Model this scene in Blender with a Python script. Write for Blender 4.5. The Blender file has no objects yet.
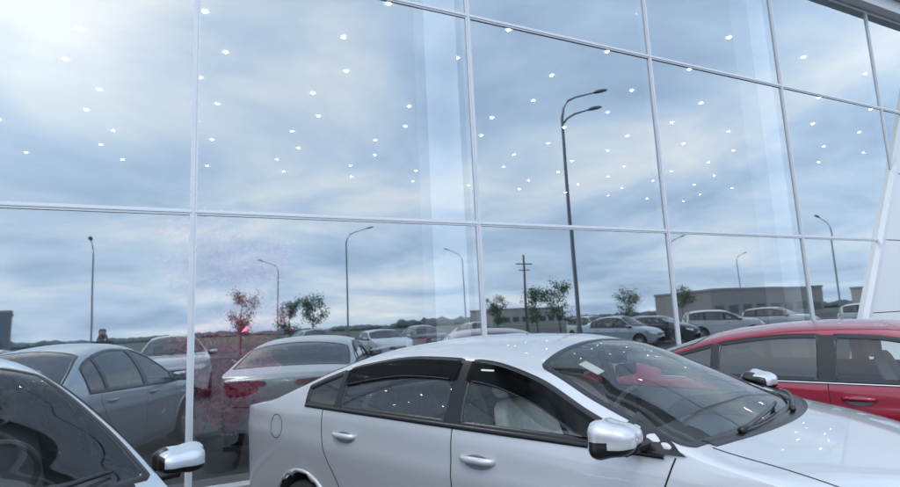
import bpy, bmesh, math, random
import numpy as np
from mathutils import Vector, Matrix
from mathutils.bvhtree import BVHTree
from mathutils.geometry import delaunay_2d_cdt
random.seed(7); np.random.seed(7)
scene=bpy.context.scene
COL=scene.collection
rad=math.radians

# ------------------------------------------------------------------ materials
def newmat(name):
    m=bpy.data.materials.new(name); m.use_nodes=True
    nt=m.node_tree; nt.nodes.clear()
    out=nt.nodes.new('ShaderNodeOutputMaterial')
    return m,nt,out
def pbr(name,col,rough=.5,metal=0.,coat=0.,noise=0.,nscale=5.,bump=0.,bscale=50.,spec=.5,emit=None,estr=0.,coatrough=.03):
    m,nt,out=newmat(name)
    b=nt.nodes.new('ShaderNodeBsdfPrincipled')
    b.inputs['Base Color'].default_value=(*col,1); b.inputs['Roughness'].default_value=rough
    b.inputs['Metallic'].default_value=metal; b.inputs['Coat Weight'].default_value=coat
    b.inputs['Coat Roughness'].default_value=coatrough
    b.inputs['Specular IOR Level'].default_value=spec
    if emit: 
        b.inputs['Emission Color'].default_value=(*emit,1); b.inputs['Emission Strength'].default_value=estr
    tc=nt.nodes.new('ShaderNodeTexCoord')
    if noise>0:
        n=nt.nodes.new('ShaderNodeTexNoise'); n.inputs['Scale'].default_value=nscale; n.inputs['Detail'].default_value=6
        nt.links.new(tc.outputs['Object'],n.inputs['Vector'])
        r=nt.nodes.new('ShaderNodeValToRGB')
        r.color_ramp.elements[0].position=.3; r.color_ramp.elements[1].position=.7
        r.color_ramp.elements[0].color=(*[c*(1-noise) for c in col],1)
        r.color_ramp.elements[1].color=(*[min(1,c*(1+noise)) for c in col],1)
        nt.links.new(n.outputs['Fac'],r.inputs['Fac']); nt.links.new(r.outputs['Color'],b.inputs['Base Color'])
    if bump>0:
        n2=nt.nodes.new('ShaderNodeTexNoise'); n2.inputs['Scale'].default_value=bscale; n2.inputs['Detail'].default_value=3
        nt.links.new(tc.outputs['Object'],n2.inputs['Vector'])
        bp=nt.nodes.new('ShaderNodeBump'); bp.inputs['Strength'].default_value=bump; bp.inputs['Distance'].default_value=.02
        nt.links.new(n2.outputs['Fac'],bp.inputs['Height']); nt.links.new(bp.outputs['Normal'],b.inputs['Normal'])
    nt.links.new(b.outputs['BSDF'],out.inputs['Surface'])
    return m
def glassmat(name,tint,gloss=(1,1,1),base=.04,power=1.,wavy=0.,rough=0.):
    m,nt,out=newmat(name)
    tr=nt.nodes.new('ShaderNodeBsdfTransparent'); tr.inputs['Color'].default_value=(*tint,1)
    gl=nt.nodes.new('ShaderNodeBsdfGlossy'); gl.inputs['Color'].default_value=(*gloss,1); gl.inputs['Roughness'].default_value=rough
    lw=nt.nodes.new('ShaderNodeFresnel'); lw.inputs['IOR'].default_value=1.5
    mr=nt.nodes.new('ShaderNodeMath'); mr.operation='MULTIPLY_ADD'; mr.use_clamp=True
    mr.inputs[1].default_value=power; mr.inputs[2].default_value=base
    nt.links.new(lw.outputs['Fac'],mr.inputs[0])
    mx=nt.nodes.new('ShaderNodeMixShader')
    nt.links.new(mr.outputs[0],mx.inputs[0]); nt.links.new(tr.outputs[0],mx.inputs[1]); nt.links.new(gl.outputs[0],mx.inputs[2])
    if wavy>0:
        tc=nt.nodes.new('ShaderNodeTexCoord'); n=nt.nodes.new('ShaderNodeTexNoise'); n.inputs['Scale'].default_value=.8; n.inputs['Detail'].default_value=1
        nt.links.new(tc.outputs['Object'],n.inputs['Vector'])
        bp=nt.nodes.new('ShaderNodeBump'); bp.inputs['Strength'].default_value=1; bp.inputs['Distance'].default_value=wavy
        nt.links.new(n.outputs['Fac'],bp.inputs['Height']); nt.links.new(bp.outputs['Normal'],gl.inputs['Normal'])
    nt.links.new(mx.outputs[0],out.inputs['Surface'])
    return m
def paint(name,col,metal=.55,rough=.32):
    m,nt,out=newmat(name)
    b=nt.nodes.new('ShaderNodeBsdfPrincipled')
    b.inputs['Metallic'].default_value=metal; b.inputs['Roughness'].default_value=rough
    b.inputs['Coat Weight'].default_value=1.; b.inputs['Coat Roughness'].default_value=.04
    tc=nt.nodes.new('ShaderNodeTexCoord')
    n=nt.nodes.new('ShaderNodeTexNoise'); n.inputs['Scale'].default_value=900; n.inputs['Detail'].default_value=1
    n2=nt.nodes.new('ShaderNodeTexNoise'); n2.inputs['Scale'].default_value=2.5; n2.inputs['Detail'].default_value=5
    nt.links.new(tc.outputs['Object'],n.inputs['Vector']); nt.links.new(tc.outputs['Object'],n2.inputs['Vector'])
    r=nt.nodes.new('ShaderNodeValToRGB'); r.color_ramp.elements[0].position=.35;r.color_ramp.elements[1].position=.65
    r.color_ramp.elements[0].color=(*[c*.93 for c in col],1); r.color_ramp.elements[1].color=(*[min(1,c*1.06) for c in col],1)
    nt.links.new(n.outputs['Fac'],r.inputs['Fac']); nt.links.new(r.outputs['Color'],b.inputs['Base Color'])
    mr=nt.nodes.new('ShaderNodeMapRange'); mr.inputs['To Min'].default_value=rough*.85; mr.inputs['To Max'].default_value=rough*1.2
    nt.links.new(n2.outputs['Fac'],mr.inputs['Value']); nt.links.new(mr.outputs[0],b.inputs['Roughness'])
    nt.links.new(b.outputs[0],out.inputs['Surface'])
    return m
M_SILVER=paint('silver_paint',(.54,.55,.57),metal=.4,rough=.38)
M_SILVERBLUE=paint('silverblue_paint',(.48,.54,.60),metal=.4)
M_RED=paint('red_paint',(.30,.008,.03),metal=.25,rough=.35)
M_WHITE=paint('white_paint',(.72,.72,.72),metal=0,rough=.35)
M_DARK=paint('dark_paint',(.05,.06,.08),metal=.4)
M_GREY=paint('grey_paint_and_recess_shade',(.22,.24,.27))
M_BLACK=pbr('black_trim',(.012,.012,.014),rough=.28)
M_RUB=pbr('rubber',(.02,.02,.02),rough=.7)
M_SEAM=pbr('seam_dark',(.02,.02,.022),rough=.8)
M_CHROME=pbr('chrome',(.75,.76,.78),rough=.12,metal=1)
M_RIM=pbr('rim_alloy',(.55,.56,.58),rough=.3,metal=.9)
M_LINER=pbr('interior_dark',(.10,.10,.105),rough=.8)
M_SEAT=pbr('seat_cloth',(.74,.72,.67),rough=.85,noise=.1,nscale=40)
M_SEATD=pbr('seat_dark',(.12,.12,.13),rough=.85,noise=.15,nscale=40)
M_LIGHTR=pbr('tail_light',(.24,.01,.02),rough=.15,coat=1)
M_LIGHTW=pbr('head_light',(.75,.78,.8),rough=.1,coat=1,metal=.4)
M_PLATE=pbr('plate',(.6,.6,.58),rough=.4)
M_CGLASS=glassmat('car_glass',(.86,.92,.90),base=.02,power=1.1)
M_CGLASSD=glassmat('car_glass_tint',(.42,.47,.47),base=.05,power=1.1)
M_VISOR=glassmat('visor_tint',(.07,.075,.08),base=.0,power=.4,rough=.08)

# ------------------------------------------------------------------ mesh helpers
def mkobj(name,verts,faces,mats=(),parent=None,smooth=False,fm=None):
    me=bpy.data.meshes.new(name); me.from_pydata([tuple(v) for v in verts],[],[tuple(f) for f in faces]); me.update()
    for m in mats: me.materials.append(m)
    if fm is not None: me.polygons.foreach_set('material_index',fm)
    if smooth: me.polygons.foreach_set('use_smooth',[True]*len(me.polygons))
    o=bpy.data.objects.new(name,me); COL.objects.link(o)
    if parent: o.parent=parent
    return o
def empty(name,loc=(0,0,0),rz=0):
    e=bpy.data.objects.new(name,None); COL.objects.link(e); e.location=loc; e.rotation_euler=(0,0,rz); return e
def boxg(x0,x1,y0,y1,z0,z1):
    v=[(x,y,z) for x in (x0,x1) for y in (y0,y1) for z in (z0,z1)]
    f=[(0,1,3,2),(4,6,7,5),(0,4,5,1),(2,3,7,6),(0,2,6,4),(1,5,7,3)]
    return v,f
def box(name,x0,x1,y0,y1,z0,z1,mat,parent=None,bevel=0.,seg=2,smooth=False):
    v,f=boxg(x0,x1,y0,y1,z0,z1)
    o=mkobj(name,v,f,[mat],parent)
    if bevel>0:
        bm=bmesh.new(); bm.from_mesh(o.data)
        bmesh.ops.bevel(bm,geom=bm.edges[:],offset=bevel,segments=seg,profile=.5,affect='EDGES')
        bm.to_mesh(o.data); bm.free()
        if smooth: o.data.polygons.foreach_set('use_smooth',[True]*len(o.data.polygons))
    return o
def tube(pts,radii,n=10,cap=True):
    V=[];F=[]
    pts=[Vector(p) for p in pts]
    for i,p in enumerate(pts):
        d=(pts[min(i+1,len(pts)-1)]-pts[max(i-1,0)]).normalized()
        a=d.cross(Vector((.13,.31,.94)) if abs(d.z)<.9 else Vector((1,.1,0))).normalized(); b=d.cross(a)
        for k in range(n):
            t=2*math.pi*k/n; V.append(p+(a*math.cos(t)+b*math.sin(t))*radii[i])
    for i in range(len(pts)-1):
        for k in range(n):
            F.append((i*n+k,i*n+(k+1)%n,(i+1)*n+(k+1)%n,(i+1)*n+k))
    if cap:
        F.append(tuple(range(n))[::-1]); F.append(tuple((len(pts)-1)*n+k for k in range(n)))
    return V,F
class Acc:
    def __init__(s): s.v=[];s.f=[];s.m=[]
    def add(s,v,f,mi=0,mat=None):
        o=len(s.v)
        s.v+= [ (mat@Vector(p)) if mat is not None else Vector(p) for p in v]
        s.f+= [tuple(i+o for i in q) for q in f]; s.m+=[mi]*len(f)
    def obj(s,name,mats,parent=None,smooth=False): return mkobj(name,s.v,s.f,mats,parent,smooth,s.m)
def pchip(pts):
    X=np.array([p[0] for p in pts],float);Y=np.array([p[1] for p in pts],float)
    h=np.diff(X);d=np.diff(Y)/h;m=np.zeros(len(X));m[0]=d[0];m[-1]=d[-1]
    for i in range(1,len(X)-1):
        if d[i-1]*d[i]>0:
            w1=2*h[i]+h[i-1];w2=h[i]+2*h[i-1];m[i]=(w1+w2)/(w1/d[i-1]+w2/d[i])
    def f(x):
        x=min(max(x,X[0]),X[-1]); i=min(max(int(np.searchsorted(X,x))-1,0),len(h)-1)
        t=(x-X[i])/h[i]
        return float((2*t**3-3*t**2+1)*Y[i]+(t**3-2*t**2+t)*h[i]*m[i]+(-2*t**3+3*t**2)*Y[i+1]+(t**3-t**2)*h[i]*m[i+1])
    return f
def inpoly(x,y,P):
    c=False;j=len(P)-1
    for i in range(len(P)):
        xi,yi=P[i];xj,yj=P[j]
        if (yi>y)!=(yj>y) and x<(xj-xi)*(y-yi)/(yj-yi)+xi: c=not c
        j=i
    return c
def chaikin(P,n=2,closed=True,q=.25):
    for _ in range(n):
        R=[]
        N=len(P)
        for i in range(N if closed else N-1):
            a=P[i];b=P[(i+1)%N]
            R.append((a[0]*(1-q)+b[0]*q,a[1]*(1-q)+b[1]*q)); R.append((a[0]*q+b[0]*(1-q),a[1]*q+b[1]*(1-q)))
        if not closed: R=[P[0]]+R+[P[-1]]
        P=R
    return P
def densify(P,step=.03,closed=True):
    R=[];N=len(P)
    for i in range(N if closed else N-1):
        a=P[i];b=P[(i+1)%N];L=math.dist(a,b);k=max(1,int(math.ceil(L/step)))
        for j in range(k): R.append((a[0]+(b[0]-a[0])*j/k,a[1]+(b[1]-a[1])*j/k))
    if not closed: R.append(P[-1])
    return R

# ------------------------------------------------------------------ car
class Car:
    def __init__(s,P,name='parked_car',paintmat=M_SILVER,seat=M_SEAT,visor=False,tint=M_CGLASSD):
        s.P=P; s.root=empty(name); s.paint=paintmat
        s.hw=P['hw']; s.rail=pchip(P['rail']); s.cen=pchip(P['cen']); s.belt=pchip(P['belt'])
        s.W=pchip([(x,w*s.hw) for x,w in P['plan']])
        s.x0=P['rail'][0][0]; s.x1=P['rail'][-1][0]
        s.xf=P['xf']; s.wr=P['wr']
        s.windows()
        s.body(); s.details(visor,tint,seat)
    def S(s,x,z):
        zb=s.belt(x);W=s.W(x)
        if z<zb:
            g=np.interp(z,[.15,.22,.32,.5,.62,.70,zb-.20,zb-.17,zb-.08,zb-.03,zb],[.90,.935,.965,.980,.985,.988,1.0,.990,.984,.974,.962])
            return W*g
        h=z-zb
        return W*.962-.28*h-.70*h*h
    def side_outline(s,xa,xb,slant=0.,top=.05,bot=.012,fr=False):
        n=24;T=[];B=[]
        for i in range(n+1):
            x=xa+(xb-xa)*i/n
            zt=s.rail(x)-top; zb=s.belt(x)+bot
            if zt-zb>.025: T.append((x,zt));B.append((x,zb))
        return T+B[::-1]
    def windows(s):
        w=s.P['win']
        s.win=[chaikin(s.side_outline(a,b),1,q=.25) for a,b in w]
        def top(xa,xb,xbow_a,xbow_b,ins):
            n=16
            A=[];Bq=[]
            def yr(x): return s.S(x,s.rail(x))-ins
            ya=yr(xa);yb=yr(xb)
            for i in range(n+1):
                t=-1+2*i/n; A.append((xa+xbow_a*(1-t*t),t*ya))
            for i in range(n+1):
                t=-1+2*i/n; Bq.append((xb+xbow_b*(1-t*t),t*yb))
            Rt=[];Lt=[]
            for i in range(1,8):
                x=xa+(xb-xa)*i/8; Rt.append((x,yr(x)));Lt.append((x,-yr(x)))
            return chaikin(A+Rt+Bq[::-1]+Lt[::-1],1)
        f=s.P['ws']; r=s.P['rw']
        s.wsp=top(f[0],f[1],f[2],f[3],.045); s.rwp=top(r[0],r[1],r[2],r[3],.06)
    def body(s):
        n1,n2,n3=24,16,14
        xs=list(np.arange(s.x0,s.x1,.025))+[s.x1]
        rings=[]
        for x in xs:
            zr=s.rail(x);zc=s.cen(x);zb=min(s.belt(x),zr-.03);W=s.W(x)
            pts=[]
            for i in range(n1): z=.2+(zb-.2)*i/n1; pts.append([s.S(x,z),z])
            for i in range(n2+1): z=zb+(zr-zb)*i/n2; pts.append([s.S(x,z),z])
            yr=pts[-1][0]
            for i in range(1,n3+1):
                y=yr*(1-i/n3); pts.append([y,zc-(zc-zr)*(y/yr)**2.2])
            A=np.array(pts);k=n1+n2
            for _ in range(6):
                B=A.copy()
                for i in range(k-4,k+4): B[i]=(A[i-1]+2*A[i]+A[i+1])/4
                A=B
            rings.append((x,A,W))
        full=[]
        def ringpts(x,A,W,sc,dx):
            kf=0
            if x>s.x1-.6: kf=.26*((x-(s.x1-.6))/.6)**2
            if x<s.x0+.5: kf=-.17*(((s.x0+.5)-x)/.5)**2
            zc=.55;R=[]
            for (y,z) in A: 
                yy=y*sc; R.append((x+dx-kf*(yy/W)**2,-yy,zc+(z-zc)*sc))
            L=[(p[0],-p[1],p[2]) for p in R[:-1]][::-1]
            return R+L
        th=[80,65,50,35,20,8]
        for t in [88]+th:
            x,A,W=rings[0]; full.append(ringpts(x,A,W,math.cos(rad(t))**.45,-.09*math.sin(rad(t))))
        for x,A,W in rings: full.append(ringpts(x,A,W,1,0))
        for t in th[::-1]+[88]:
            x,A,W=rings[-1]; full.append(ringpts(x,A,W,math.cos(rad(t))**.45,.10*math.sin(rad(t))))
        n=len(full[0]); V=[p for r in full for p in r]; F=[];FM=[]
        for i in range(len(full)-1):
            for j in range(n-1):
                a=i*n+j;q=(a,a+n,a+n+1,a+1)
                c=[sum(V[k][d] for k in q)/4 for d in range(3)]
                sec=j if j<n//2 else n-2-j
                mi=0
                if sec<n1+4:
                    if any((c[0]-xa)**2+(c[2]-s.wr)**2<(s.wr+.055)**2 for xa in (0,s.xf)): continue
                if sec<n1+n2+1 and c[2]>s.belt(c[0]):
                    for wi,w in enumerate(s.win):
                        if inpoly(c[0],c[2],w): mi=2 if wi<len(s.win)-1 else 1
                if sec>=n1+n2-2:
                    if inpoly(c[0],c[1],s.wsp): mi=1
                    elif inpoly(c[0],c[1],s.rwp): mi=2
                F.append(q);FM.append(mi)
        s.bv=BVHTree.FromPolygons([Vector(v) for v in V],F)
        s.body_o=mkobj('body',V,F,[s.paint,M_CGLASS,M_CGLASSD],s.root,True,FM)
    def hit(s,axis,a,b):
        if axis=='side': o=Vector((a,-3,b));d=Vector((0,1,0))
        elif axis=='top': o=Vector((a,b,4));d=Vector((0,0,-1))
        elif axis=='rear': o=Vector((-5,a,b));d=Vector((1,0,0))
        else: o=Vector((8,a,b));d=Vector((-1,0,0))
        p,nrm,_,_=s.bv.ray_cast(o,d)
        if p is None:
            p,nrm,_,_=s.bv.find_nearest(o+d*(3-s.hw if axis=='side' else 2.6 if axis=='top' else 4.2)); 
        if nrm.dot(d)>0: nrm=-nrm
        return p,nrm
    def patch(s,acc,outline,axis,off,mi,step=.04,mirror=True):
        P=densify(outline,step)
        n=len(P);E=[(i,(i+1)%n) for i in range(n)]
        xs=[p[0] for p in P];ys=[p[1] for p in P]
        pts=list(P)
        x=min(xs)+step
        while x<max(xs):
            y=min(ys)+step
            while y<max(ys):
                if inpoly(x,y,P) and min(math.dist((x,y),p) for p in P)>step*.5: pts.append((x,y))
                y+=step
            x+=step
        r=delaunay_2d_cdt([Vector(p) for p in pts],E,[],1,1e-5)
        vs=[];
        for v in r[0]:
            p,nn=s.hit(axis,v.x,v.y); vs.append(p+nn*off)
        fs=[tuple(f) for f in r[2] if inpoly(sum(r[0][i].x for i in f)/len(f),sum(r[0][i].y for i in f)/len(f),P)]
        acc.add(vs,fs,mi)
        if mirror: acc.add([(v.x,-v.y,v.z) for v in vs],[f[::-1] for f in fs],mi)
    def strip(s,acc,line,axis,wid,off,mi,closed=False,mirror=True,shift=0.,step=.025):
        P=densify(line,step,closed);N=len(P);vs=[];fs=[]
        for i in range(N):
            a=P[i-1] if (closed or i>0) else P[i]; b=P[(i+1)%N] if (closed or i<N-1) else P[i]
            t=(b[0]-a[0],b[1]-a[1]);L=math.hypot(*t) or 1;nx,ny=-t[1]/L,t[0]/L
            for w,o in ((-.5,-.001),(-.42,off),(.42,off),(.5,-.001)):
                p,nn=s.hit(axis,P[i][0]+nx*(w*wid+shift),P[i][1]+ny*(w*wid+shift)); vs.append(p+nn*o)
        for i in range(N if closed else N-1):
            for k in range(3):
                a=i*4+k;b=((i+1)%N)*4+k; fs.append((a,a+1,b+1,b))
        acc.add(vs,fs,mi)
        if mirror: acc.add([(v.x,-v.y,v.z) for v in vs],[f[::-1] for f in fs],mi)
    def details(s,visor,tint,seatm):
        P=s.P; belt=s.belt; rail=s.rail
        A=Acc()
        for w in s.win: s.strip(A,w,'side',.036,.006,0,closed=True)
        ww=P['win']
        for k in range(len(ww)-1):
            xa,xb=ww[k][1],ww[k+1][0]
            if xb-xa<.2:
                o=[(xa-.01,belt(xa)+.01),(xb+.01,belt(xb)+.01),(xb+.01,rail(xb)-.045),(xa-.01,rail(xa)-.045)]
                s.patch(A,o,'side',.007,0,.04)
        x_a=ww[0][0];x_b=ww[-1][1]
        s.strip(A,[(x_a-.01+(x_b-x_a)*i/30,belt(x_a+(x_b-x_a)*i/30)+.002) for i in range(31)],'side',.024,.009,0)
        if P.get('chrome'):
            s.strip(A,[(x_a+(x_b-x_a)*i/30,belt(x_a+(x_b-x_a)*i/30)-.012) for i in range(31)],'side',.01,.011,1)
        xm=ww[-1][1]
        s.patch(A,[(xm-.16,belt(xm)+.01),(xm+.07,belt(xm)+.005),(xm+.02,belt(xm)+.035),(xm-.16,belt(xm)+.12)],'side',.009,0,.03)
        s.strip(A,s.wsp,'top',.032,.003,0,closed=True,mirror=False)
        s.strip(A,s.rwp,'top',.032,.003,0,closed=True,mirror=False)
        sw=.007;so=.0012
        bp=(ww[-2][1]+ww[-1][0])/2
        d0=P['doors']
        s.strip(A,[(bp,belt(bp)),(bp+.005,.6),(bp+.0,.27)],'side',sw,so,2)
        xf=d0[1];s.strip(A,chaikin([(xm+.03,belt(xm)-.0),(xf-.02,.8),(xf-.01,.5),(xf-.07,.27)],2,False),'side',sw,so,2)
        xr=d0[0];s.strip(A,chaikin([(ww[-2][0]-.17,belt(ww[-2][0])+.02),(xr-.10,.84),(xr+.06,.66),(xr+.18,.45),(xr+.2,.27)],2,False),'side',sw,so,2)
        s.strip(A,[(xr+.2,.27),(xf-.07,.27)],'side',sw,so,2)
        xc=P['ws'][1]
        hs=[(xc+.06,.70*s.hw/.85),(xc+.5,.69*s.hw/.85),(s.x1-.25,.60*s.hw/.85)]
        s.strip(A,hs,'top',sw,so,2)
        s.strip(A,[(P['fuel'][0]+.075*math.cos(t*.2617),P['fuel'][1]+.075*math.sin(t*.2617)) for t in range(24)],'side',.005,so,2,closed=True,mirror=False)
        for xa in (0,s.xf):
            R=s.wr+.06
            s.strip(A,[(xa+R*math.cos(rad(t)),s.wr+R*math.sin(rad(t))) for t in range(-18,199,6)],'side',.035,.01,3)
        x0=s.x0
        zt=P['tl']
        s.patch(A,chaikin([(x0-.06,zt-.02),(x0+.05,zt-.06),(x0+.14,zt+.02),(x0+.17,zt+.12),(x0+.02,zt+.14),(x0-.06,zt+.13)],1),'side',.004,4,.03)
        yw=s.hw*.8
        s.patch(A,chaikin([(-yw-.02,zt-.03),(-yw+.13,zt-.0),(-yw+.13,zt+.11),(-yw-.02,zt+.12)],1),'rear',.005,4,.04)
        s.patch(A,[(-.26,zt-.05),(.26,zt-.05),(.26,zt+.065),(-.26,zt+.065)],'rear',.006,6,.06,mirror=False)
        s.patch(A,[(-.5,.3),(.5,.3),(.5,.38),(-.5,.38)],'rear',.004,0,.06,mirror=False)
        s.strip(A,[(-yw+.02,.68),(0,.67),(yw-.02,.68)],'rear',.012,.002,2,mirror=False)
        zh=P['hl']
        s.patch(A,chaikin([(-yw-.0,zh+.02),(-yw+.3,zh-.05),(-yw+.32,zh+.04),(-yw-.02,zh+.13)],1),'front',.005,5,.04)
        s.patch(A,[(-.36,zh-.05),(.36,zh-.05),(.38,zh+.045),(-.38,zh+.045)],'front',.005,0,.05,mirror=False)
        s.strip(A,[(-.37,zh+.0),(.37,zh+.0)],'front',.012,.012,1,mirror=False)
        s.patch(A,[(-.5,.27),(.5,.27),(.42,.42),(-.42,.42)],'front',.004,0,.06,mirror=False)
        s.patch(A,[(-.26,.43),(.26,.43),(.26,.535),(-.26,.535)],'front',.007,6,.06,mirror=False)
        if visor:
            for k in (len(ww)-2,len(ww)-1):
                xa,xb=ww[k]
                up=[];lo=[]
                n=22
                for i in range(n+1):
                    x=xa+(xb-xa)*i/n
                    zt_=rail(x)-.052; zz=max(zt_-.085,belt(x)+.03)
                    if zt_-zz>.01: up.append((x,zt_));lo.append((x,zz))
                s.patch(A,up+lo[::-1],'side',.016,7,.03)
                s.strip(A,lo[1:-1],'side',.006,.0185,0)
            xt=P['ws'][0]
            s.patch(A,[(xt+.10,-.50),(xt+.20,-.51),(xt+.20,-.44),(xt+.10,-.43)],'top',-.004,6,.05,mirror=False)
            xt=ww[-1][0]+.08
            s.patch(A,[(xt,rail(xt)-.088),(xt+.08,rail(xt)-.090),(xt+.08,rail(xt)-.083),(xt,rail(xt)-.081)],'side',.019,6,.05)
        A.obj('trim_and_lights',[M_BLACK,M_CHROME,M_SEAM,s.paint,M_LIGHTR,M_LIGHTW,M_PLATE,M_VISOR],s.root,True)
        H=Acc()
        for hx,hz in P['handles']:
            s.patch(H,[(hx+.085*math.cos(t*.3927)-.0,hz-.003+.032*math.sin(t*.3927)) for t in range(16)],'side',.002,1,.03)  # flat darker ellipse, colours in the shade of the grip recess
            pts=[];rr=[]
            for i in range(13):
                t=-1+2*i/12; q,nn=s.hit('side',hx+t*.1,hz+.008)
                pts.append(q+nn*(.034*(1-t**4)-.004)); rr.append(.013 if abs(t)<.9 else .010)
            v,f=tube(pts,rr,10); v=[Vector((a.x,a.y,hz+.008+(a.z-hz-.008)*1.25)) for a in v]
            H.add(v,f,0); H.add([(a.x,-a.y,a.z) for a in v],[q[::-1] for q in f],0)
        H.obj('door_handles',[s.paint,M_GREY],s.root,True)
        for sg,nm in ((-1,'mirror_right'),(1,'mirror_left')):
            y=s.S(xm-.1,belt(xm)+.04)
            bm=bmesh.new(); bmesh.ops.create_cube(bm,size=1)
            for v in bm.verts:
                v.co.x*=.12;v.co.y*=.20;v.co.z*=.112
                if v.co.x>0: v.co.z*=.60; v.co.y*=.80
                if v.co.y<0: v.co.z*=.75
            bmesh.ops.subdivide_edges(bm,edges=bm.edges[:],cuts=1,use_grid_fill=True)
            for v in bm.verts:
                if v.co.x>.02: v.co.x*=1.15
                if abs(v.co.z)<.01 and v.co.x>.02: v.co.x*=1.1
            bmesh.ops.subdivide_edges(bm,edges=bm.edges[:],cuts=1,use_grid_fill=True,smooth=1.0)
            me=bpy.data.meshes.new(nm)
            for f in bm.faces:
                f.smooth=True
                c=f.calc_center_median()
                f.material_index=2 if c.x<-.058 else (1 if c.z<-.012 or (c.y<-.07) else 0)
            bm.to_mesh(me);bm.free()
            me.materials.append(s.paint);me.materials.append(M_BLACK);me.materials.append(M_CHROME)
            o=bpy.data.objects.new(nm,me);COL.objects.link(o);o.parent=s.root
            o.location=(xm-.13,sg*(y+.135),belt(xm)+.075)
            o.rotation_euler=(0,0,sg*rad(-8))
            o.scale=(1,sg,1)
            mo=o.modifiers.new('s','SUBSURF');mo.levels=1;mo.render_levels=1
            arm=Acc()
            v,f=tube([(xm-.08,sg*(y-.02),belt(xm)+.03),(xm-.10,sg*(y+.05),belt(xm)+.032),(xm-.11,sg*(y+.11),belt(xm)+.040)],[.035,.028,.04],10)
            v=[Vector((a[0],a[1],belt(xm)+.03+(a[2]-belt(xm)-.03)*.8)) for a in v]
            arm.add(v,f); arm.obj(nm+'_base',[M_BLACK],s.root,True)
        for xa in (0,s.xf):
            for sg in (-1,1):
                s.wheel(xa,sg)
        U=Acc()
        hw=s.hw
        U.add(*boxg(s.x0+.02,s.x1-.12,-hw+.16,hw-.16,.17,.23),0)
        xa,xb=P['ws'][1]-2.15,P['ws'][1]-.02; yb=hw-.13;zt=.88
        v=[(xa,-yb,.25),(xb,-yb,.25),(xb,yb,.25),(xa,yb,.25),(xa,-yb,zt),(xb,-yb,zt),(xb,yb,zt),(xa,yb,zt)]
        U.add(v,[(0,1,2,3),(0,4,5,1),(2,6,7,3),(1,5,6,2),(0,3,7,4)],0)
        for xw in (0,s.xf):
            for sg in (-1,1):
                V=[];Fq=[];R=s.wr+.05
                for i in range(17):
                    t=rad(-10+200*i/16)
                    for y in (hw-.03,hw-.3): V.append((xw+R*math.cos(t),sg*y,s.wr+R*math.sin(t)))
                for i in range(16): Fq.append((2*i,2*i+1,2*i+3,2*i+2))
                V.append((xw,sg*(hw-.3),s.wr)); c=len(V)-1
                for i in range(16): Fq.append((2*i+1,2*i+3,c))
                U.add(V,Fq,0)
        dx=P['ws'][1]
        U.add([(dx-.55,-yb,.93),(dx-.55,yb,.93),(dx-.02,yb,.96),(dx-.02,-yb,.96),(dx-.6,-yb,.6),(dx-.6,yb,.6)],[(0,1,2,3),(0,4,5,1)],0)
        U.add([(-.42,-yb,1.02),(-.42,yb,1.02),(.16,yb,1.0),(.16,-yb,1.0)],[(0,1,2,3)],0)
        T=[];
        cx,cy,cz=dx-.80,.36,.96
        for i in range(25):
            t=2*math.pi*i/24; T.append((cx+.18*math.sin(t)*.42,cy+.18*math.cos(t),cz+.18*math.sin(t)*.9))
        v,f=tube(T,[.016]*25,8,False); U.add(v,f,0)
        v,f=tube([(cx,cy,cz),(cx+.2,cy,cz-.1)],[.05,.04],8);U.add(v,f,0)
        U.obj('interior_and_underbody',[M_LINER],s.root)
        xi=P['ws'][0]+.1
        box('inner_mirror',xi-.02,xi,-.11,.11,rail(xi)-.06,rail(xi)+.005,M_BLACK,s.root,.008)
        def seat(nm,x,y,w,row):
            r=empty(nm);r.parent=s.root;r.location=(x,y,0)
            sc=box('cushion',-.25,.27,-w/2,w/2,.38,.55,seatm,r,.05,3,True)
            bm=bmesh.new();bmesh.ops.create_cube(bm,size=1)
            bmesh.ops.subdivide_edges(bm,edges=bm.edges[:],cuts=3,use_grid_fill=True)
            for v in bm.verts:
                z=v.co.z+.5
                v.co=Vector((v.co.x*(.13-.04*z)-.22-z*.2+ (.03*(abs(v.co.y)*2)**2), v.co.y*w*(1-.16*z*z), .5+z*.64))
            me=bpy.data.meshes.new('back')
            for f in bm.faces: f.smooth=True
            bm.to_mesh(me);bm.free();me.materials.append(seatm)
            o=bpy.data.objects.new('back',me);COL.objects.link(o);o.parent=r
            m=o.modifiers.new('s','SUBSURF');m.levels=1;m.render_levels=1
            hrs=[0] if row==0 else [-w*.3,w*.3]
            for k,hy in enumerate(hrs):
                h=box('headrest_%d'%k,-.50,-.40,hy-.13,hy+.13,1.15,1.33,seatm,r,.045,4,True)
        seat('front_seat_right',dx-.62,-.37,.50,0); seat('front_seat_left',dx-.70,.37,.50,0)
        seat('rear_bench',dx-1.75,0,1.25,1)
        Wp=Acc()
        bx=lambda y: P['ws'][1]+P['ws'][3]*(1-(y/(s.hw*.85))**2)
        for (y0,y1,d0_,d1_) in ((-.50,.12,.03,-.05),(.05,.62,.03,-.05)):
            pts=[];
            for i in range(11):
                t=i/10;y=y0+(y1-y0)*t;p,n=s.hit('top',bx(y)+d0_+(d1_-d0_)*t,y);pts.append(p+n*(.015+.015*math.sin(t*math.pi)))
            v,f=tube(pts,[.014]+[.009]*9+[.005],6);Wp.add(v,f)
        n=20;vs=[];fs=[]
        for i in range(n+1):
            t=-1+2*i/n;y=t*s.hw*.80
            xb_=P['ws'][1]+P['ws'][3]*(1-t*t)
            for dxx,o in ((.008,.001),(.02,.005),(.06,.005),(.07,-.001)):
                p,nn=s.hit('top',xb_+dxx,y);vs.append(p+nn*o)
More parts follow.
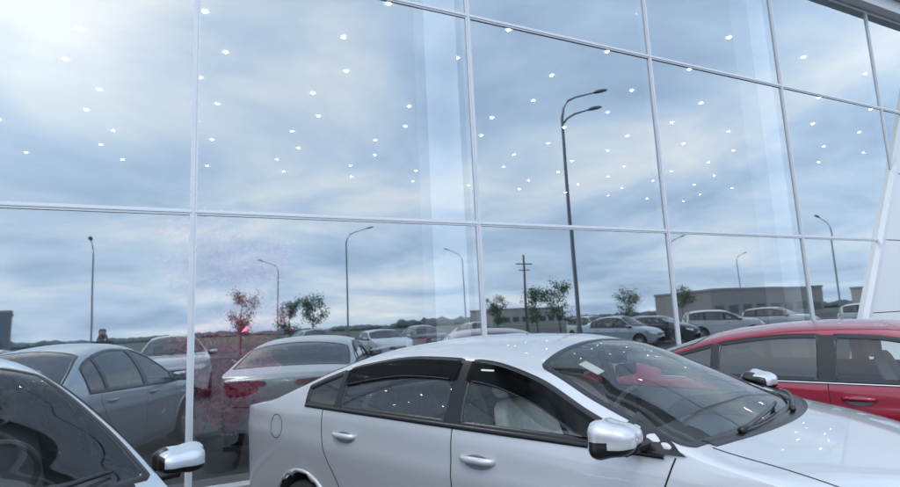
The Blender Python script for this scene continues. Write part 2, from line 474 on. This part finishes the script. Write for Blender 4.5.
        for i in range(n):
            for k in range(3): a=i*4+k; fs.append((a,a+4,a+5,a+1))
        Wp.add(vs,fs)
        Wp.obj('cowl_and_wipers',[M_BLACK],s.root,True)
    def wheel(s,xa,sg):
        W=Acc();R=s.wr;w=.1
        prof=[(R*.66,-w),(R*.8,-w-.008),(R*.95,-w+.01),(R,-w+.04),(R,w-.04),(R*.95,w-.01),(R*.8,w+.008),(R*.66,w)]
        n=32;V=[];F=[]
        for i in range(n):
            t=2*math.pi*i/n
            for r,y in prof: V.append((r*math.cos(t),y,r*math.sin(t)))
        m=len(prof)
        for i in range(n):
            for k in range(m-1): a=i*m+k;b=((i+1)%n)*m+k;F.append((a,a+1,b+1,b))
        W.add(V,F,0)
        V=[];F=[]
        for i in range(n):
            t=2*math.pi*i/n
            for r,y in ((R*.68,w),(R*.62,w-.02),(R*.60,-w+.03)): V.append((r*math.cos(t),y,r*math.sin(t)))
        for i in range(n):
            for k in range(2): a=i*3+k;b=((i+1)%n)*3+k;F.append((a,a+1,b+1,b))
        W.add(V,F,1)
        for k in range(7):
            t=2*math.pi*k/7
            M=Matrix.Rotation(t,4,'Y')
            v=[(.03,w-.035,-.028),(.03,w-.035,.028),(R*.64,w-.025,.02),(R*.64,w-.025,-.02),(.03,w-.07,-.03),(.03,w-.07,.03),(R*.64,w-.055,.025),(R*.64,w-.055,-.025)]
            W.add(v,[(0,1,2,3),(0,4,5,1),(3,2,6,7),(0,3,7,4),(1,5,6,2)],1,M)
        v,f=tube([(0,w-.07,0),(0,w-.025,0)],[.05,.045],14);W.add(v,f,1)
        v,f=tube([(0,-.02,0),(0,.02,0)],[R*.5,R*.5],18);W.add(v,f,2)
        o=W.obj('wheel_%s_%s'%('rear' if xa==0 else 'front','r' if sg<0 else 'l'),[M_RUB,M_RIM,M_LINER],s.root,False)
        o.location=(xa,sg*(s.hw-.115),R); o.scale=(1,sg,1)

PLAN=[(-1.0,.86),(-.9,.915),(-.62,.965),(0,.995),(1,1.),(2,1.),(2.6,.99),(3.0,.95),(3.2,.89),(3.3,.83)]
SEDAN=dict(hw=.85,xf=2.62,wr=.31,
 rail=[(-.99,.985),(-.92,1.015),(-.68,1.045),(-.44,1.08),(-.12,1.18),(.2,1.29),(.5,1.365),(.95,1.41),(1.4,1.395),(1.72,1.33),(2.02,1.205),(2.30,1.10),(2.46,1.05),(2.66,1.01),(2.98,.925),(3.25,.80),(3.36,.72)],
 cen=[(-.99,1.015),(-.92,1.045),(-.68,1.085),(-.49,1.115),(-.12,1.255),(.2,1.365),(.5,1.43),(1.05,1.47),(1.42,1.46),(1.72,1.41),(2.02,1.285),(2.32,1.16),(2.54,1.09),(2.70,1.06),(2.98,.98),(3.25,.86),(3.36,.77)],
 belt=[(-.9,1.10),(.1,1.08),(1.3,1.06),(2.35,1.045),(3.3,1.0)],plan=PLAN,
 win=[(.04,.35),(.39,1.26),(1.33,2.33)],ws=(1.72,2.39,-.05,.13),rw=(.24,-.44,.04,-.05),
 doors=(.34,2.28),fuel=(-.30,.93),tl=.84,hl=.64,handles=[(.46,.935),(1.46,.925)])
def scaled(P,kx,ky,kz,**kw):
    Q=dict(P)
    for k in ('rail','cen','belt'): Q[k]=[(x*kx,z*kz) for x,z in P[k]]
    Q['plan']=[(x*kx,w) for x,w in P['plan']]
    Q['hw']=P['hw']*ky; Q['xf']=P['xf']*kx
    Q['win']=[(a*kx,b*kx) for a,b in P['win']]
    Q['ws']=tuple(a*kx for a in P['ws']);Q['rw']=tuple(a*kx for a in P['rw'])
    Q['doors']=tuple(a*kx for a in P['doors']);Q['fuel']=(P['fuel'][0]*kx,P['fuel'][1]*kz)
    Q['handles']=[(a*kx,b*kz) for a,b in P['handles']]
    Q.update(kw);return Q
REDP=scaled(SEDAN,1.06,1.07,.975,wr=.33,chrome=True)
REDP['belt']=[(x,z-.035) for x,z in REDP['belt']]
REDP['win']=[(.0,.42),(.46,1.18),(1.27,2.40)]
REDP['handles']=[(.50,.885),(1.40,.88)]
LEFTP=dict(SEDAN)
LEFTP.update(rail=[(-.93,.955),(-.86,.985),(-.64,1.015),(-.42,1.06),(-.1,1.22),(.2,1.36),(.5,1.43),(.95,1.475),(1.35,1.46),(1.64,1.385),(1.94,1.205),(2.22,1.025),(2.38,.95),(2.6,.905),(2.95,.83),(3.22,.74),(3.33,.67)],
 cen=[(-.93,.985),(-.86,1.015),(-.64,1.055),(-.47,1.095),(-.1,1.30),(.2,1.435),(.5,1.49),(1.0,1.53),(1.37,1.52),(1.64,1.46),(1.94,1.29),(2.24,1.105),(2.45,.99),(2.62,.955),(2.95,.88),(3.22,.785),(3.33,.71)],
 belt=[(-.9,1.01),(.1,.985),(1.3,.95),(2.3,.925),(3.3,.88)],win=[(.04,.37),(.41,1.27),(1.36,2.24)],ws=(1.62,2.29,-.05,.13),rw=(.26,-.42,.04,-.05),doors=(.34,2.2),handles=[(.46,.86),(1.47,.85)],fuel=(-.3,.85),tl=.78,hl=.6)
HATCH=dict(hw=.88,xf=2.6,wr=.34,
 rail=[(-.78,1.0),(-.74,1.12),(-.6,1.36),(-.4,1.47),(0,1.52),(.5,1.55),(1.1,1.54),(1.4,1.49),(1.75,1.32),(2.1,1.13),(2.3,1.06),(2.6,1.03),(3.0,.97),(3.2,.88),(3.28,.8)],
 cen=[(-.78,1.03),(-.74,1.17),(-.6,1.42),(-.4,1.53),(0,1.58),(.5,1.61),(1.1,1.605),(1.4,1.56),(1.75,1.40),(2.1,1.21),(2.34,1.11),(2.6,1.085),(3.0,1.03),(3.2,.94),(3.28,.85)],
 belt=[(-.9,1.10),(.1,1.07),(1.3,1.04),(2.2,1.02),(3.3,.98)],plan=PLAN,
 win=[(-.5,.20),(.28,1.18),(1.30,2.08)],ws=(1.42,2.14,-.05,.13),rw=(-.42,-.70,.02,-.03),
 doors=(.34,2.12),fuel=(-.28,.9),tl=.9,hl=.74,handles=[(.45,.95),(1.42,.93)])

HX=rad(-68.5)
def place(root,x,y,rz): root.location=(x,y,0); root.rotation_euler=(0,0,rz)
silver=Car(SEDAN,'parked_car',M_SILVER,M_SEAT,visor=True)
red=Car(REDP,'parked_car.001',M_RED,M_SEATD)
hatch=Car(HATCH,'parked_car.002',M_WHITE,M_SEATD)
left=Car(LEFTP,'parked_car.003',M_SILVERBLUE,M_SEATD)
place(silver.root,1.47,4.00,HX)
place(red.root,4.64,4.03,HX)
place(left.root,-1.64,4.50,HX)
def dup(car,name,mat,x,y,rz):
    r=empty(name)
    def rec(src,par):
        for c in src.children:
            o=c.copy(); COL.objects.link(o); o.parent=par
            for sl in o.material_slots:
                if sl.material==car.paint: sl.link='OBJECT'; sl.material=mat
            rec(c,o)
    rec(car.root,r)
    place(r,x,y,rz); return r
place(hatch.root,-.25,-6.4,rad(88))
bg=[(left,M_DARK,-6.6,-7.5,92),(silver,M_GREY,-3.6,-12.8,90),(hatch,M_DARK,-8.5,-13.0,90),
    (hatch,M_GREY,5.3,-14,88),(red,M_WHITE,8.3,-14.2,90),(left,M_DARK,11.2,-14.1,-90),
    (left,M_SILVERBLUE,19.5,-11,70),(red,M_DARK,22.3,-11.5,70),(hatch,M_WHITE,26,-10.2,40),
    (hatch,M_WHITE,24.9,-19,90),(red,M_GREY,30,-20,80),(hatch,M_WHITE,37.7,-8.6,60),(left,M_WHITE,41,-10,60),
    (left,M_WHITE,17,-21,90),(hatch,M_DARK,-14,-15,90),(left,M_SILVER,-19,-22,90),(red,M_WHITE,-10,-24,0),(hatch,M_SILVER,33.5,-12,70)]
for i,(c,m,x,y,r) in enumerate(bg): dup(c,'parked_car.%03d'%(4+i),m,x,y,rad(r))

# ------------------------------------------------------------------ ground
M_ASPH=pbr('asphalt',(.055,.056,.06),rough=.85,noise=.3,nscale=3,bump=.5,bscale=120)
M_GRASS=pbr('grass',(.095,.10,.065),rough=.95,noise=.45,nscale=.4)
M_KERB=pbr('kerb_concrete',(.32,.32,.31),rough=.85,noise=.2,nscale=4)
M_LINE=pbr('line_paint',(.40,.40,.39),rough=.7,noise=.35,nscale=8)
M_PAVE=pbr('pavement',(.16,.16,.16),rough=.85,noise=.2,nscale=5)
def sheet(name,x0,x1,y0,y1,z,mat,parent=None): return mkobj(name,[(x0,y0,z),(x1,y0,z),(x1,y1,z),(x0,y1,z)],[(0,1,2,3)],[mat],parent)
sheet('ground',-1500,1500,-1500,1500,-.008,M_GRASS)
sheet('parking_lot',-90,140,-58,5.4,0,M_ASPH)
sheet('road',-400,400,-72,-60,-.004,M_ASPH)
L=Acc()
for row,(ya,yb) in enumerate(((-9.5,-4.5),(-16.5,-11.5),(-24,-19))):
    for k in range(-14,28):
        x=k*2.9-.2
        v=[(x,ya,.004),(x+.11,ya,.004),(x+.11,yb,.004),(x,yb,.004)]
        L.add(v,[(0,1,2,3)])
L.obj('parking_lines',[M_LINE])
def island(name,x0,x1,y0,y1):
    r=empty(name)
    box('kerb',x0,x1,y0,y1,0,.13,M_KERB,r,.02)
    sheet('lawn',x0+.15,x1-.15,y0+.15,y1-.15,.134,M_GRASS,r)
island('planting_island',-40,80,-30,-26); 
island('planting_island.001',18,50,-23.5,-21)
box('pavement',-40,40,5.4,5.92,-.02,.07,M_PAVE,None,.01)

# ------------------------------------------------------------------ building
WY=6.0; W0=.09;PW=3.24
M_FRAME=pbr('aluminium_frame',(.58,.61,.65),rough=.4,metal=.2)
M_CLAD=pbr('white_cladding',(.64,.66,.69),rough=.45,noise=.03,nscale=.6)
M_FG=glassmat('facade_glass',(.97,.99,1.0),gloss=(.90,.97,1.0),base=.37,power=.9,wavy=.0014,rough=.018)
M_COLW=pbr('column_white',(.94,.95,.96),rough=.5)
M_TILE=pbr('showroom_floor',(.5,.5,.5),rough=.3,noise=.05)
M_INW=pbr('showroom_wall',(.20,.26,.34),rough=.7)
M_CEIL=pbr('showroom_ceiling',(.20,.25,.32),rough=.8)
M_LED=pbr('led',(1,1,1),emit=(1,.98,.94),estr=70)
B=empty('car_showroom_building')
TR=[.10,2.77,5.56,7.72]
def slx(z): return 10.54+.59*z
FX0=W0-PW*5
A=Acc()
mull=[W0+PW*i for i in range(-5,5)]
for x in mull:
    ztop=TR[-1]; zb=TR[0]
    if x>slx(0)-.1: zb=(x-10.54)/.59
    if zb<ztop:
        A.add(*boxg(x-.032,x+.032,WY-.022,WY+.012,zb,ztop))
        A.add(*boxg(x-.024,x+.024,WY+.013,WY+.13,zb,ztop))
        A.add(*boxg(x-.009,x+.009,WY-.032,WY-.0225,zb,ztop))
A.obj('mullions',[M_FRAME],B)
A=Acc()
for z in TR:
    A.add(*boxg(FX0,slx(z),WY-.019,WY+.010,z-.030,z+.030))
    A.add(*boxg(FX0,slx(z)-.02,WY-.028,WY-.0195,z-.008,z+.008))
A.obj('transoms',[M_FRAME],B)
def pane(x0,x1,z0,z1,poly=None):
    pts=poly or [(x0,z0),(x1,z0),(x1,z1),(x0,z1)]
    cx=sum(p[0] for p in pts)/len(pts);cz=sum(p[1] for p in pts)/len(pts)
    o=mkobj('glass_pane',[(p[0]-cx,0,p[1]-cz) for p in pts],[tuple(range(len(pts)))],[M_FG],B)
    o.location=(cx,WY,cz)
    o.rotation_euler=(rad(random.uniform(-.12,.12)),0,rad(random.uniform(-.15,.15)))
for i in range(len(mull)):
    for j in range(3):
        x0=mull[i];x1=x0+PW;z0,z1=TR[j],TR[j+1]
        e0,e1=slx(z0),slx(z1)
        if x0>=e1: continue
        if x1<=e0: pane(x0,x1,z0,z1);continue
        pts=[(x0,z0)] if x0<e0 else [(x0,(x0-10.54)/.59)]
        if x0<e0 and e0<x1: pts.append((e0,z0))
        if e1<=x1: pts+= [(e1,z1)]
        else: pts+=[(x1,(x1-10.54)/.59),(x1,z1)]
        pts.append((x0,z1))
        pane(0,0,0,0,pts)
def sl_prism(off0,off1,y0,y1,z0,z1):
    v=[(slx(z)+o,y,z) for z in (z0,z1) for o in (off0,off1) for y in (y0,y1)]
    return v,[(0,1,3,2),(4,6,7,5),(0,4,5,1),(2,3,7,6),(0,2,6,4),(1,5,7,3)]
mkobj('slanted_frame',*sl_prism(-.02,.10,WY-.10,WY+.12,0,7.75),[M_FRAME],B)
A=Acc()
edges=[0,1.38,2.77,4.16,5.56,6.64,7.75]
for a,b in zip(edges[:-1],edges[1:]):
    z0=a+.008;z1=b-.008
    A.add([(slx(z0)+.11,WY-.05,z0),(15.2+.5,WY-.05,z0),(15.7,WY-.05,z1),(slx(z1)+.11,WY-.05,z1)],[(0,1,2,3)])
    for i in range(5):
        x0=15.716+2.2*i
        A.add(*boxg(x0,x0+2.184,WY-.05,WY,z0,z1))
A.obj('cladding_panels',[M_CLAD],B)
mkobj('cladding_backing',[(slx(0)+.1,WY+.01,0),(28,WY+.01,0),(28,WY+.01,7.75),(slx(7.75)+.1,WY+.01,7.75)],[(0,1,2,3)],[pbr('joint',(.25,.26,.28))],B)
box('fascia',FX0,28,WY-.22,WY+.3,7.76,8.05,M_CLAD,B,.01)
box('fascia_upper',FX0,28,WY-.45,WY+.3,8.07,9.1,M_CLAD,B,.01)
box('roof',FX0,28,WY+.31,30,8.2,8.5,M_CLAD,B)
sheet('showroom_floor',FX0,28,WY+.1,30,.10,M_TILE,B)
box('showroom_ceiling',FX0,28,WY+.31,30,7.78,7.9,M_CEIL,B)
box('back_wall',FX0,28,30,30.2,0,8.5,M_INW,B); box('left_wall',FX0-.2,FX0,WY,30,0,9.1,M_CLAD,B); box('right_wall',28,28.2,WY,30,0,9.1,M_CLAD,B)
A=Acc()
for cx in (-10.3,-3.5,3.12,9.98,17.0):
    A.add(*boxg(cx-.24,cx+.24,WY+.40,WY+.75,.1,7.78))
A.obj('columns',[M_COLW],B)
A=Acc()
for j in range(10):
    y=WY+1.9+1.55*j
    for i in range(-7,10):
        x=i*2.74+(.48 if j%2 else 0)+.3
        n=8;A.add([(x+.042*math.cos(2*math.pi*k/n),y+.042*math.sin(2*math.pi*k/n),7.765) for k in range(n)],[tuple(range(n))[::-1]])
A.obj('ceiling_lights',[M_LED],B)
box('partition',-12,2.0,20,20.15,.1,3.1,M_INW,B)
box('reception_desk',5.0,8.5,13,13.8,.1,1.2,M_COLW,B,.03)

# ------------------------------------------------------------------ trees
M_BARK=pbr('bark',(.12,.09,.07),rough=.9,noise=.3,nscale=20)
def leafmat(name,c1,c2):
    m,nt,out=newmat(name);b=nt.nodes.new('ShaderNodeBsdfPrincipled');b.inputs['Roughness'].default_value=.7
    g=nt.nodes.new('ShaderNodeTexCoord');n=nt.nodes.new('ShaderNodeTexNoise');n.inputs['Scale'].default_value=3.5
    r=nt.nodes.new('ShaderNodeValToRGB');r.color_ramp.elements[0].position=.35;r.color_ramp.elements[1].position=.65
    r.color_ramp.elements[0].color=(*c1,1);r.color_ramp.elements[1].color=(*c2,1)
    nt.links.new(g.outputs['Object'],n.inputs['Vector']);nt.links.new(n.outputs['Fac'],r.inputs['Fac']);nt.links.new(r.outputs[0],b.inputs['Base Color'])
    nt.links.new(b.outputs[0],out.inputs['Surface']);return m
M_LG=leafmat('leaf_green',(.035,.075,.02),(.10,.16,.045)); M_LR=leafmat('leaf_red',(.16,.03,.035),(.30,.07,.07)); M_LP=leafmat('blossom_pink',(.85,.10,.25),(.97,.36,.50))
def tree(name,x,y,h,leaf,crown=.9,base=.35,n=1600,ls=.07,z0=0,pot=False):
    r=empty(name,(x,y,z0))
    T=Acc();pts=[Vector((0,0,0))];
    for i in range(1,7): pts.append(Vector((random.uniform(-.04,.04)*i*.5,random.uniform(-.04,.04)*i*.5,h*.85*i/6)))
    v,f=tube(pts,[.02*h*(1-i/7.5)*.75 for i in range(7)],8);T.add(v,f)
    tips=[]
    for b in range(16):
        t=random.uniform(base,.95);i=int(t*6);p=pts[min(i,5)].lerp(pts[min(i+1,6)],t*6-i)
        a=random.uniform(0,6.28);L_=crown*(1.1-abs(t-.6))*random.uniform(.6,1.15)
        q=p+Vector((math.cos(a)*L_*.55,math.sin(a)*L_*.55,L_*.35));e=p+Vector((math.cos(a+.2)*L_,math.sin(a+.2)*L_,L_*random.uniform(.5,.9)))
        v,f=tube([p,q,e],[.007*h*(1-t*.5),.005*h*(1-t*.5),.0015*h],5);T.add(v,f);tips+=[(q,.6),(e,1.),((q+e)/2,.8)]
        for s_ in range(2):
            e2=q+Vector((random.uniform(-1,1),random.uniform(-1,1),random.uniform(.1,.8)))*L_*.45
            v,f=tube([q,e2],[.003*h,.001*h],4);T.add(v,f);tips.append((e2,.8))
    T.obj('trunk_and_limbs',[M_BARK],r,True)
    V=[];F=[]
    for _ in range(n):
        c,w=random.choice(tips); p=c+Vector((random.gauss(0,1),random.gauss(0,1),random.gauss(0,1)))*crown*.16
        u=Vector((random.gauss(0,1),random.gauss(0,1),random.gauss(0,1))).normalized();w_=u.orthogonal().normalized()
        s_=ls*random.uniform(.6,1.3);k=len(V);V+= [p-u*s_,p+w_*s_*.45,p+u*s_,p-w_*s_*.45];F.append((k,k+1,k+2,k+3))
    mkobj('foliage',V,F,[leaf],r)
    return r
tree('young_tree',3.6,-28.2,4.6,M_LR,1.1); tree('young_tree.001',8.3,-27.7,4.4,M_LG,1.0);tree('young_tree.002',7,-29.2,4.0,M_LG,.9)
tree('young_tree.003',23.5,-22.3,4.0,M_LG,.9);tree('young_tree.004',25.4,-22.1,4.6,M_LG,1.0);tree('young_tree.005',24.1,-29,4,M_LG,.9);tree('young_tree.006',36.9,-27.5,4.2,M_LG,1.1)
tree('young_tree.008',45,-28,4.4,M_LG,1.1)
pt=tree('pink_blossom_tree',.42,6.80,2.5,M_LP,.60,.12,7000,.05,z0=.35)
A=Acc();v,f=tube([(0,0,-.25),(0,0,-.2),(0,0,.1),(0,0,.12)],[.17,.19,.25,.26],20);A.add(v,f);A.obj('pot',[M_BLACK],pt,True)

# distant tree line
A=Acc()
bm=bmesh.new();bmesh.ops.create_icosphere(bm,subdivisions=2,radius=1)
iv=[v.co.copy() for v in bm.verts];iff=[tuple(v.index for v in f.verts) for f in bm.faces];bm.free()
for i in range(900):
    a=rad(random.uniform(180,360));R=random.uniform(300,460);x=R*math.cos(a)*1.3+30;y=R*math.sin(a)*.9-30
    s_=random.uniform(3,9);sz=random.uniform(1.0,2.6)*(1.25 if math.sin(a*9)>.3 else .8)
    A.add([Vector((x+v.x*s_*random.uniform(.75,1.25),y+v.y*s_,max(-.5,.5*sz+v.z*sz*random.uniform(.6,1.4)))) for v in iv],iff)
A.obj('distant_treeline',[pbr('hazed_far_foliage',(.11,.135,.14),rough=1,noise=.3,nscale=.3)])  # aerial haze is put into the foliage base colour, hence pale and greyish

# distant buildings
M_BW=pbr('render_wall',(.42,.40,.38),rough=.8,noise=.1,nscale=.5);M_BB=pbr('brown_wall',(.33,.31,.30),rough=.8,noise=.1);M_BD=pbr('dark_wall',(.16,.18,.20),rough=.8)
M_WIN=pbr('window_dark',(.09,.10,.11),rough=.1)
def warehouse(name,x,y,w,d,h,rz,mat,bays=8):
    r=empty(name,(x,y,0),rz)
    box('walls',-w/2,w/2,-d/2,d/2,0,h,mat,r)
    box('parapet',-w/2-.15,w/2+.15,-d/2-.15,d/2+.15,h+.002,h+.4,M_KERB,r)
    A=Acc()
    for i in range(bays):
        xx=-w/2+w*(i+.5)/bays
        for sy in (-1,1): 
            A.add(*boxg(xx-w/bays*.32,xx+w/bays*.32,sy*d/2-.05,sy*d/2+.05,1.0,2.4))
    A.obj('windows',[M_WIN],r)
warehouse('warehouse_building',100,-64,26,16,5.0,rad(8),M_BB)
warehouse('warehouse_building.001',90,-130,24,14,4.5,0,M_BW)
warehouse('warehouse_building.002',-50,-120,40,20,7.5,rad(-12),M_BD)
warehouse('warehouse_building.003',150,-50,30,18,5,rad(30),M_BW)

# ------------------------------------------------------------------ street lamps
M_POLE=pbr('galvanised_steel',(.18,.20,.22),rough=.5,metal=.5)
def lamp(name,x,y,h=9,double=False,rz=0,arm=1.6):
    r=empty(name,(x,y,0),rz);A=Acc()
    v,f=tube([(0,0,0),(0,0,1.2),(0,0,1.25),(0,0,h-.9),(.10,0,h-.5),(.32,0,h-.2),(.7,0,h-.0),(arm,0,h+.3)],[.10,.10,.075,.05,.04,.037,.033,.025],12);A.add(v,f)
    v,f=tube([(0,0,0),(0,0,.03)],[.2,.2],12);A.add(v,f)
    heads=[(arm,h+.3)]
    if double:
        v,f=tube([(.0,0,h-1.1),(.25,0,h-.85),(.6,0,h-.65),(1.25,0,h-.42)],[.04,.037,.033,.025],10);A.add(v,f);heads.append((1.25,h-.42))
    A.obj('pole',[M_POLE],r,True)
    for i,(hx,hz) in enumerate(heads):
        bm=bmesh.new();bmesh.ops.create_uvsphere(bm,u_segments=14,v_segments=8,radius=1)
        for q in bm.verts: q.co=Vector((hx+.28+q.co.x*.36,q.co.y*.15,hz+.08+(q.co.z*.09 if q.co.z>0 else q.co.z*.04)+q.co.x*.10))
        me=bpy.data.meshes.new('lamp_head_%d'%i);bm.to_mesh(me);bm.free();me.materials.append(M_POLE)
        o=bpy.data.objects.new('lamp_head_%d'%i,me);COL.objects.link(o);o.parent=r
    return r
lamp('street_lamp',12.1,-3.2,9.5,True)
for i,(x,y,rz) in enumerate([(-6.5,-39.5,90),(11.5,-30.2,0),(9.7,-52.9,180),(52.9,-17.9,180),(27.4,-41.4,180),(45.5,-29.2,0),(70,-40,0),(-30,-40,0)]):
    lamp('street_lamp.%03d'%(i+1),x,y,9,False,rad(rz))
r=empty('utility_pole',(36.1,-42.7,0));A=Acc()
v,f=tube([(0,0,0),(0,0,9)],[.16,.1],10);A.add(v,f);A.add(*boxg(-1.1,1.1,-.06,.06,7.9,8.02));A.add(*boxg(-.7,.7,-.06,.06,7.2,7.3));A.obj('pole',[M_BARK],r)

# ------------------------------------------------------------------ person
def person(x,y,rz):
    r=empty('person',(x,y,0),rz); r.scale=(1.06,1.06,1.06)
    M_CL=pbr('dark_jacket',(.02,.02,.03),rough=.8,noise=.3,nscale=20);M_JE=pbr('jeans',(.04,.06,.11),rough=.85,noise=.2,nscale=30);M_SK=pbr('skin',(.55,.34,.26),rough=.5);M_HA=pbr('hair',(.03,.02,.015),rough=.6)
    def skin(name,V,E,R,mat,root=0,sub=2):
        me=bpy.data.meshes.new(name);me.from_pydata(V,E,[]);me.materials.append(mat)
        o=bpy.data.objects.new(name,me);COL.objects.link(o);o.parent=r
        m=o.modifiers.new('skin','SKIN')
        for i,s_ in enumerate(me.skin_vertices[0].data):
            s_.radius=R[i] if isinstance(R[i],tuple) else (R[i],R[i]); s_.use_root=(i==root)
        m.use_smooth_shade=True
        o.modifiers.new('sub','SUBSURF').levels=sub;o.modifiers['sub'].render_levels=sub;return o
    V=[(0,0,.95),(0,0,1.15),(0,-.01,1.35),(0,0,1.46),(-.17,0,1.41),(-.26,.12,1.20),(-.09,.28,1.46),(.17,0,1.41),(.26,.12,1.20),(.09,.28,1.46)]
    skin('jacket',V,[(0,1),(1,2),(2,3),(2,4),(4,5),(5,6),(2,7),(7,8),(8,9)],[(.17,.12),(.15,.11),(.17,.12),(.07,.07),.065,.05,.038,.065,.05,.038],M_CL)
    V=[(0,0,.93),(-.09,0,.86),(-.10,.02,.48),(-.11,-.01,.10),(-.12,.14,.05),(.09,0,.86),(.11,.02,.48),(.13,-.01,.10),(.14,.14,.05)]
    skin('trousers',V,[(0,1),(1,2),(2,3),(3,4),(0,5),(5,6),(6,7),(7,8)],[(.15,.11),.09,.06,.045,.04,.09,.06,.045,.04],M_JE)
    skin('head',[(0,0,1.44),(0,.01,1.52),(0,.02,1.60),(0,.01,1.68)],[(0,1),(1,2),(2,3)],[.055,.055,(.072,.085),(.07,.085)],M_SK)
    skin('hair_cap',[(0,-.03,1.58),(0,-.025,1.67),(0,-.01,1.72)],[(0,1),(1,2)],[(.075,.07),(.082,.085),(.06,.065)],M_HA)
    skin('nose',[(0,.10,1.63),(0,.125,1.60)],[(0,1)],[.008,.014],M_SK,sub=1)
    dz=.10
    for sg in (-1,1):
        hx=.09*sg
        V=[(hx,.28,1.36+dz),(hx*.8,.32,1.42+dz)];E=[(0,1)];R=[.028,.032]
        for k in range(4):
            b=len(V);V+= [(hx*.8+sg*(-.01),.345,1.41+.02*k+dz),(hx*.6,.365,1.415+.02*k+dz),(hx*.25,.365,1.415+.02*k+dz)];E+=[(1,b),(b,b+1),(b+1,b+2)];R+=[.010,.009,.008]
        b=len(V);V+=[(hx*.75,.305,1.45+dz),(hx*.5,.315,1.48+dz)];E+=[(1,b),(b,b+1)];R+=[.011,.009]
        skin('hand_%d'%(sg+1),V,E,R,M_SK,sub=1)
    box('phone',-.075,.075,.35,.358,1.51,1.59,M_BLACK,r,.003)
person(-1.6,-2.5,rad(-8))

# ------------------------------------------------------------------ camera
cam=bpy.data.cameras.new('camera');co=bpy.data.objects.new('camera',cam);COL.objects.link(co);scene.camera=co
cam.sensor_width=36;cam.lens=36*555/900;cam.clip_end=5000;cam.clip_start=.05
yaw=rad(26.0);pit=rad(8.2);rol=rad(2.7)
fw=Vector((math.sin(yaw)*math.cos(pit),math.cos(yaw)*math.cos(pit),math.sin(pit)))
rt=Vector((math.cos(yaw),-math.sin(yaw),0));up=rt.cross(fw)
rt2=rt*math.cos(rol)-up*math.sin(rol);up2=up*math.cos(rol)+rt*math.sin(rol)
M=Matrix((( rt2.x,up2.x,-fw.x,0),(rt2.y,up2.y,-fw.y,0),(rt2.z,up2.z,-fw.z,1.55),(0,0,0,1)))
co.matrix_world=M

# ------------------------------------------------------------------ sky
w=bpy.data.worlds.new('World');scene.world=w;w.use_nodes=True;nt=w.node_tree;nt.nodes.clear()
out=nt.nodes.new('ShaderNodeOutputWorld');bgn=nt.nodes.new('ShaderNodeBackground');bgn.inputs['Strength'].default_value=.12
sky=nt.nodes.new('ShaderNodeTexSky');sky.sky_type='NISHITA';sky.sun_disc=False
SE,SA=rad(52),rad(215)
sky.sun_elevation=SE;sky.sun_rotation=SA
tc=nt.nodes.new('ShaderNodeTexCoord');sp=nt.nodes.new('ShaderNodeSeparateXYZ');nt.links.new(tc.outputs['Generated'],sp.inputs[0])
def mth(op,a,b=None,clamp=False):
    n=nt.nodes.new('ShaderNodeMath');n.operation=op;n.use_clamp=clamp
    for i,v in enumerate((a,b)):
        if v is None: continue
        if isinstance(v,(int,float)): n.inputs[i].default_value=v
        else: nt.links.new(v,n.inputs[i])
    return n.outputs[0]
zz=mth('ADD',mth('MAXIMUM',sp.outputs[2],0.),.16)
cx=mth('DIVIDE',sp.outputs[0],zz);cy=mth('DIVIDE',sp.outputs[1],zz)
cb=nt.nodes.new('ShaderNodeCombineXYZ');nt.links.new(cx,cb.inputs[0]);nt.links.new(cy,cb.inputs[1]);cb.inputs[2].default_value=1.7
n1=nt.nodes.new('ShaderNodeTexNoise');n1.inputs['Scale'].default_value=1.05;n1.inputs['Detail'].default_value=8;n1.inputs['Roughness'].default_value=.56;n1.inputs['Distortion'].default_value=.3
nt.links.new(cb.outputs[0],n1.inputs['Vector'])
dp=nt.nodes.new('ShaderNodeVectorMath');dp.operation='DOT_PRODUCT';nt.links.new(tc.outputs['Generated'],dp.inputs[0])
gd=Vector((-.20,-.88,.45)).normalized();dp.inputs[1].default_value=gd
gl=mth('POWER',mth('MAXIMUM',dp.outputs['Value'],0.),75.)
fac=mth('ADD',n1.outputs['Fac'],mth('MULTIPLY',gl,.20))
cr=nt.nodes.new('ShaderNodeValToRGB');e=cr.color_ramp.elements
e[0].position=.34;e[0].color=(.37,.50,.70,1);e[1].position=.72;e[1].color=(1.0,1.0,1.0,1)
q=cr.color_ramp.elements.new(.5);q.color=(.57,.70,.88,1)
nt.links.new(fac,cr.inputs['Fac'])
vm=nt.nodes.new('ShaderNodeVectorMath');vm.operation='SCALE'
nt.links.new(mth('ADD',mth('MULTIPLY',gl,5.),18.0),vm.inputs['Scale'])
nt.links.new(cr.outputs['Color'],vm.inputs[0])
mx=nt.nodes.new('ShaderNodeMix');mx.data_type='RGBA';mx.inputs[0].default_value=.88
nt.links.new(sky.outputs[0],mx.inputs[6]);nt.links.new(vm.outputs[0],mx.inputs[7])
nt.links.new(mx.outputs[2],bgn.inputs['Color']);nt.links.new(bgn.outputs[0],out.inputs[0])
sun=bpy.data.lights.new('sun','SUN');sun.energy=1.1;sun.angle=rad(12);sun.color=(1,.96,.9)
so=bpy.data.objects.new('sun',sun);COL.objects.link(so)
sd=Vector((math.sin(SA)*math.cos(SE),math.cos(SA)*math.cos(SE),math.sin(SE)))
so.rotation_euler=sd.to_track_quat('Z','Y').to_euler()
scene.view_settings.view_transform='Standard';scene.view_settings.look='None';scene.view_settings.exposure=0
